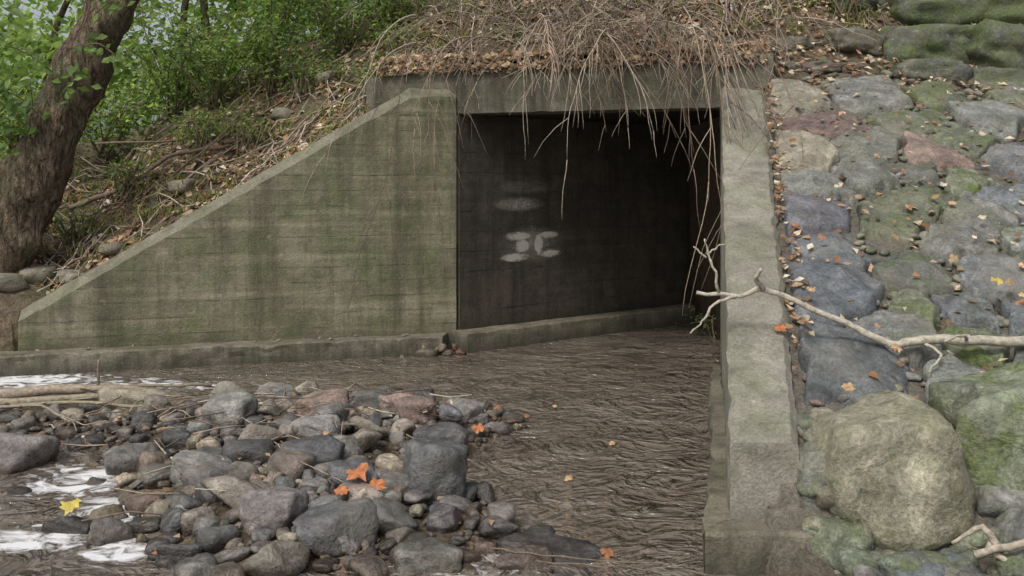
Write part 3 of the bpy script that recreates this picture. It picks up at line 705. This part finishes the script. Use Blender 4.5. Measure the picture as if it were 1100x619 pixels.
# ------------------------------------------------------------------ hanging brambles over the header
def drooper(mb,p,d,length,r0,col,g=.9,br=True,n=14):
    pts=[Vector(p)]; d=Vector(d).normalized(); st_=length/n
    kids=[]
    for i in range(n):
        d=(d+Vector((R(-.13,.13),R(-.10,.10),R(-.10,.10)-g*.12))).normalized()
        q=pts[-1]+d*st_
        fy=head_y(max(-.6,min(2.2,q.x)))-.05
        if q.z<2.85 and q.y>fy and -.9<q.x<2.3: q.y=fy
        if q.z<.3: break
        pts.append(q)
        if br and i>2 and R(0,1)<.42: kids.append((q.copy(),d.copy(),i))
    if len(pts)<3: return
    tube(mb,pts,[max(.0018,r0*(1-.8*i/len(pts))) for i in range(len(pts))],col,4)
    for q,dd,i in kids:
        s=Vector((R(-1,1),R(-.7,.3),R(-.6,.5)))
        drooper(mb,q,dd+s*.9,length*R(.15,.4),r0*.5,col,g,False,6)
hb=MB()
tc=lambda:(*vc(random.choice([(.32,.26,.20),(.26,.21,.16),(.40,.35,.28),(.2,.15,.11),(.13,.10,.075)]),.2),0)
for i in range(250):
    x=random.gauss(.75,.85); x=max(-1.3,min(2.3,x)); z=R(2.76,4.0); y=head_y(x)+.12+(z-2.75)*.9
    drooper(hb,(x,y,z),(R(-1.3,.8),R(-1.1,-.3),R(-.3,.9)),R(.4,1.4),R(.003,.0065),tc(),R(.3,1.2))
for x,dx,l in [(-.35,-.5,1.3),(-.6,-.25,2.6),(-.5,-.1,2.3),(-.15,-.4,1.6),(.1,-.5,1.4),(.45,-.3,1.5),(.9,-.2,1.6),(1.2,.1,1.9),(1.45,.1,2.2),(1.6,.05,2.5),(1.5,-.1,2.6),(-.9,-.8,1.3),(-.8,-.6,1.6),(.7,.2,1.4),(1.35,.1,2.4),(1.65,.0,2.7),(1.4,.2,2.2),(1.55,.1,2.4),(1.7,-.1,2.3),(1.25,.2,2.2),(1.1,.1,1.7),(.2,.1,1.2)]:
    drooper(hb,(x,head_y(x)-.05,R(2.85,3.2)),(dx,-.5,.15),l,.0085,tc(),1.3,True,18)
for i in range(45):
    a=R(0,6.28); p=Vector((.75+R(-.3,.3),8.95,3.0+R(-.1,.4))); drooper(hb,p,(math.cos(a),-.4,math.sin(a)+.2),R(.5,1.1),.0065,tc(),.5)
hb.obj('hanging_bramble',M_twig,True)
ds=MB()
for i in range(720):
    x=R(-5.5,5.0)
    y=(wing_y(x) if -4.2<x<-.53 else head_y(x) if -.53<=x<2.1 else 8.8)+.4+abs(random.gauss(0,1.2))
    if x<-4.2: y=R(8.9,11)
    a=R(0,6.28); l=R(.2,.9); pts=[]
    for k in range(5):
        u=k/4-.5; px=x+math.cos(a)*l*u+R(-.03,.03); py=y+math.sin(a)*l*u+R(-.03,.03)
        pts.append((px,py,max(H(px,py),H(x,y)-.4)+R(.02,.12)))
    tube(ds,pts,R(.003,.009),tc(),4)
for pts,r in [([(-4.45,9.9,1.35),(-3.9,9.95,1.55),(-3.5,10.0,1.85),(-2.9,10.1,1.98)],.028),([(-3.0,10.2,2.0),(-2.2,10.4,2.25),(-1.5,10.5,2.5)],.02),([(-3.6,9.7,1.5),(-3.0,9.9,2.0),(-2.6,10.2,2.6)],.012),([(-4.4,10.4,2.0),(-3.4,10.6,2.1),(-2.6,10.8,2.5)],.014)]:
    pp=smoothpath(pts,5,.012); tube(ds,pp,[r*(1-.4*k/len(pp)) for k in range(len(pp))],(.16,.12,.09,0),6)
ds.obj('dry_twigs',M_twig,True)
gr=MB()
for i in range(460):
    x=R(-5.5,4.8); y=(wing_y(x) if -4.2<x<-.53 else head_y(x) if -.53<=x<2.1 else 8.9)+.4+abs(random.gauss(0,1.4))
    if x<-4.2: y=R(9.2,11)
    z=H(x,y)
    for k in range(14):
        a=R(0,6.28); l=R(.06,.22); b=Vector((x+R(-.1,.1),y+R(-.1,.1),z)); d=Vector((math.cos(a)*.6,math.sin(a)*.6,1)).normalized(); s=Vector((-math.sin(a),math.cos(a),0))*.005
        t2=b+d*l+Vector((math.cos(a),math.sin(a),-.6))*l*.35
        mdd=b+d*l*.6; gr.add([b-s,b+s,mdd+s,t2,mdd-s],[(0,1,2,4),(4,2,3)],(*vc(random.choice([(.10,.15,.04),(.16,.18,.07),(.28,.25,.12)]),.3),0))
gr.obj('grass',M_leaf,False)

# ------------------------------------------------------------------ fallen branch on the right
fb=MB(); PB=(.36,.33,.27,0)
def br(pts,r0,r1,col=PB,sub=4,j=.006,n=8):
    pp=smoothpath(pts,sub,j); tube(fb,pp,[r0+(r1-r0)*k/(len(pp)-1)+R(-.001,.0015) for k in range(len(pp))],col,n)
br([(3.1,4.85,.90),(2.5,4.75,.813),(2.2,4.73,.82),(1.96,4.72,.82),(1.82,4.72,.80),(1.665,4.74,.876),(1.44,4.78,.975),(1.22,4.8,1.056),(1.125,4.85,1.02),(.92,4.9,1.03)],.028,.009)
br([(1.22,4.8,1.056),(1.18,4.75,1.12),(1.20,4.72,1.16)],.014,.008)
br([(1.10,4.85,1.02),(.99,4.82,.98),(.93,4.8,.90),(.87,4.8,.84)],.009,.003)
br([(1.02,4.86,1.03),(1.0,4.84,1.14),(.965,4.85,1.23),(.95,4.85,1.30)],.008,.003)
br([(.97,4.88,1.22),(1.02,4.86,1.26),(1.05,4.85,1.27)],.005,.003)
br([(.965,4.88,1.2),(.90,4.88,1.26)],.005,.003)
br([(1.96,4.72,.82),(2.03,4.66,.76),(1.97,4.6,.72),(1.93,4.55,.70)],.008,.004)
br([(2.2,4.73,.82),(2.1,4.6,.86),(2.0,4.55,.84)],.009,.005)
fb.obj('fallen_branch',M_twig,True)
fb=MB()
for pts in [[(1.75,3.72,.16),(1.95,3.7,.22),(2.1,3.72,.2),(2.3,3.75,.27),(2.5,3.8,.25)],[(1.85,3.72,.18),(1.8,3.76,.25),(1.7,3.8,.18)],[(2.1,3.72,.2),(2.05,3.7,.28),(2.2,3.68,.32)],[(1.95,3.7,.2),(2.1,3.62,.12),(2.3,3.65,.14)],[(1.8,3.74,.2),(1.9,3.7,.12),(2.05,3.66,.1)]]:
    br(pts,.016,.007,(.33,.29,.23,0),5,.008)
fb.obj('twisted_root',M_twig,True)
fb=MB()
for pts,r in [([(-3.7,6.75,.10),(-3.2,6.85,.14),(-2.6,6.9,.13)],.045),([(-3.7,6.55,.09),(-3.1,6.6,.13),(-2.5,6.75,.12)],.030),([(-3.4,7.1,.08),(-2.8,7.1,.12),(-2.2,7.2,.10)],.018),([(-3.6,6.35,.10),(-3.0,6.5,.13),(-2.4,6.4,.12),(-1.9,6.3,.1)],.014),
    ([(-2.9,6.9,.05),(-2.88,6.85,.35)],.012),([(-3.3,6.95,.1),(-2.9,6.8,.16),(-2.2,6.55,.16)],.012),([(-3.7,6.2,.08),(-3.1,6.3,.16),(-2.7,6.0,.12)],.012)]:
    br(pts,r,r*.6,(*vc((.24,.20,.15),.2),0),5,.009)
for pts,r in [([(-.1,4.1,.05),(.2,4.0,.05),(.6,3.98,.03),(.8,3.85,.03)],.0035),([(.1,3.95,.05),(.4,3.9,.05),(.7,3.92,.02)],.0025)]:
    br(pts,r,r*.6,(.15,.12,.09,0),5,.006)
fb.obj('driftwood_sticks',M_twig,True)
tw=MB()
for i in range(170):
    x=random.gauss(-1.9,.9);y=random.gauss(6.2,.7)
    if bar(x,y)<.1: continue
    a=R(0,6.28);l=R(.1,.4); p=[(x+math.cos(a)*l*u,y+math.sin(a)*l*u,H(x,y)+.06+R(0,.06)) for u in (-.5,0,.5)]
    tube(tw,p,R(.002,.005),tc(),4)
tw.obj('gravel_twigs',M_twig,True)

# ------------------------------------------------------------------ light, sky, camera
w=bpy.data.worlds.new('World'); sc.world=w; w.use_nodes=True; nt=w.node_tree
sky=nt.nodes.new('ShaderNodeTexSky'); sky.sky_type='NISHITA'; sky.sun_disc=False; sky.sun_elevation=math.radians(52); sky.sun_rotation=math.radians(210); sky.dust_density=5; sky.ozone_density=.6
hs=nt.nodes.new('ShaderNodeHueSaturation'); hs.inputs['Saturation'].default_value=.4
bg=nt.nodes['Background']; nt.links.new(sky.outputs[0],hs.inputs['Color']); nt.links.new(hs.outputs[0],bg.inputs[0]); bg.inputs[1].default_value=.15
sl=bpy.data.lights.new('sun','SUN'); sl.energy=1.9; sl.angle=math.radians(14); sl.color=(1,.96,.88)
so=bpy.data.objects.new('sun',sl); so.rotation_euler=(math.radians(38),0,math.radians(-30)); sc.collection.objects.link(so)
cd=bpy.data.cameras.new('camera'); cam=bpy.data.objects.new('camera',cd); sc.collection.objects.link(cam)
cam.location=(0,0,1.56); cam.rotation_euler=(math.radians(90),0,0); cd.sensor_width=36; cd.lens=34.56; cd.shift_y=-.0995; cd.clip_end=1000; sc.camera=cam
sc.view_settings.view_transform='Standard'; sc.view_settings.look='None'; sc.view_settings.exposure=0
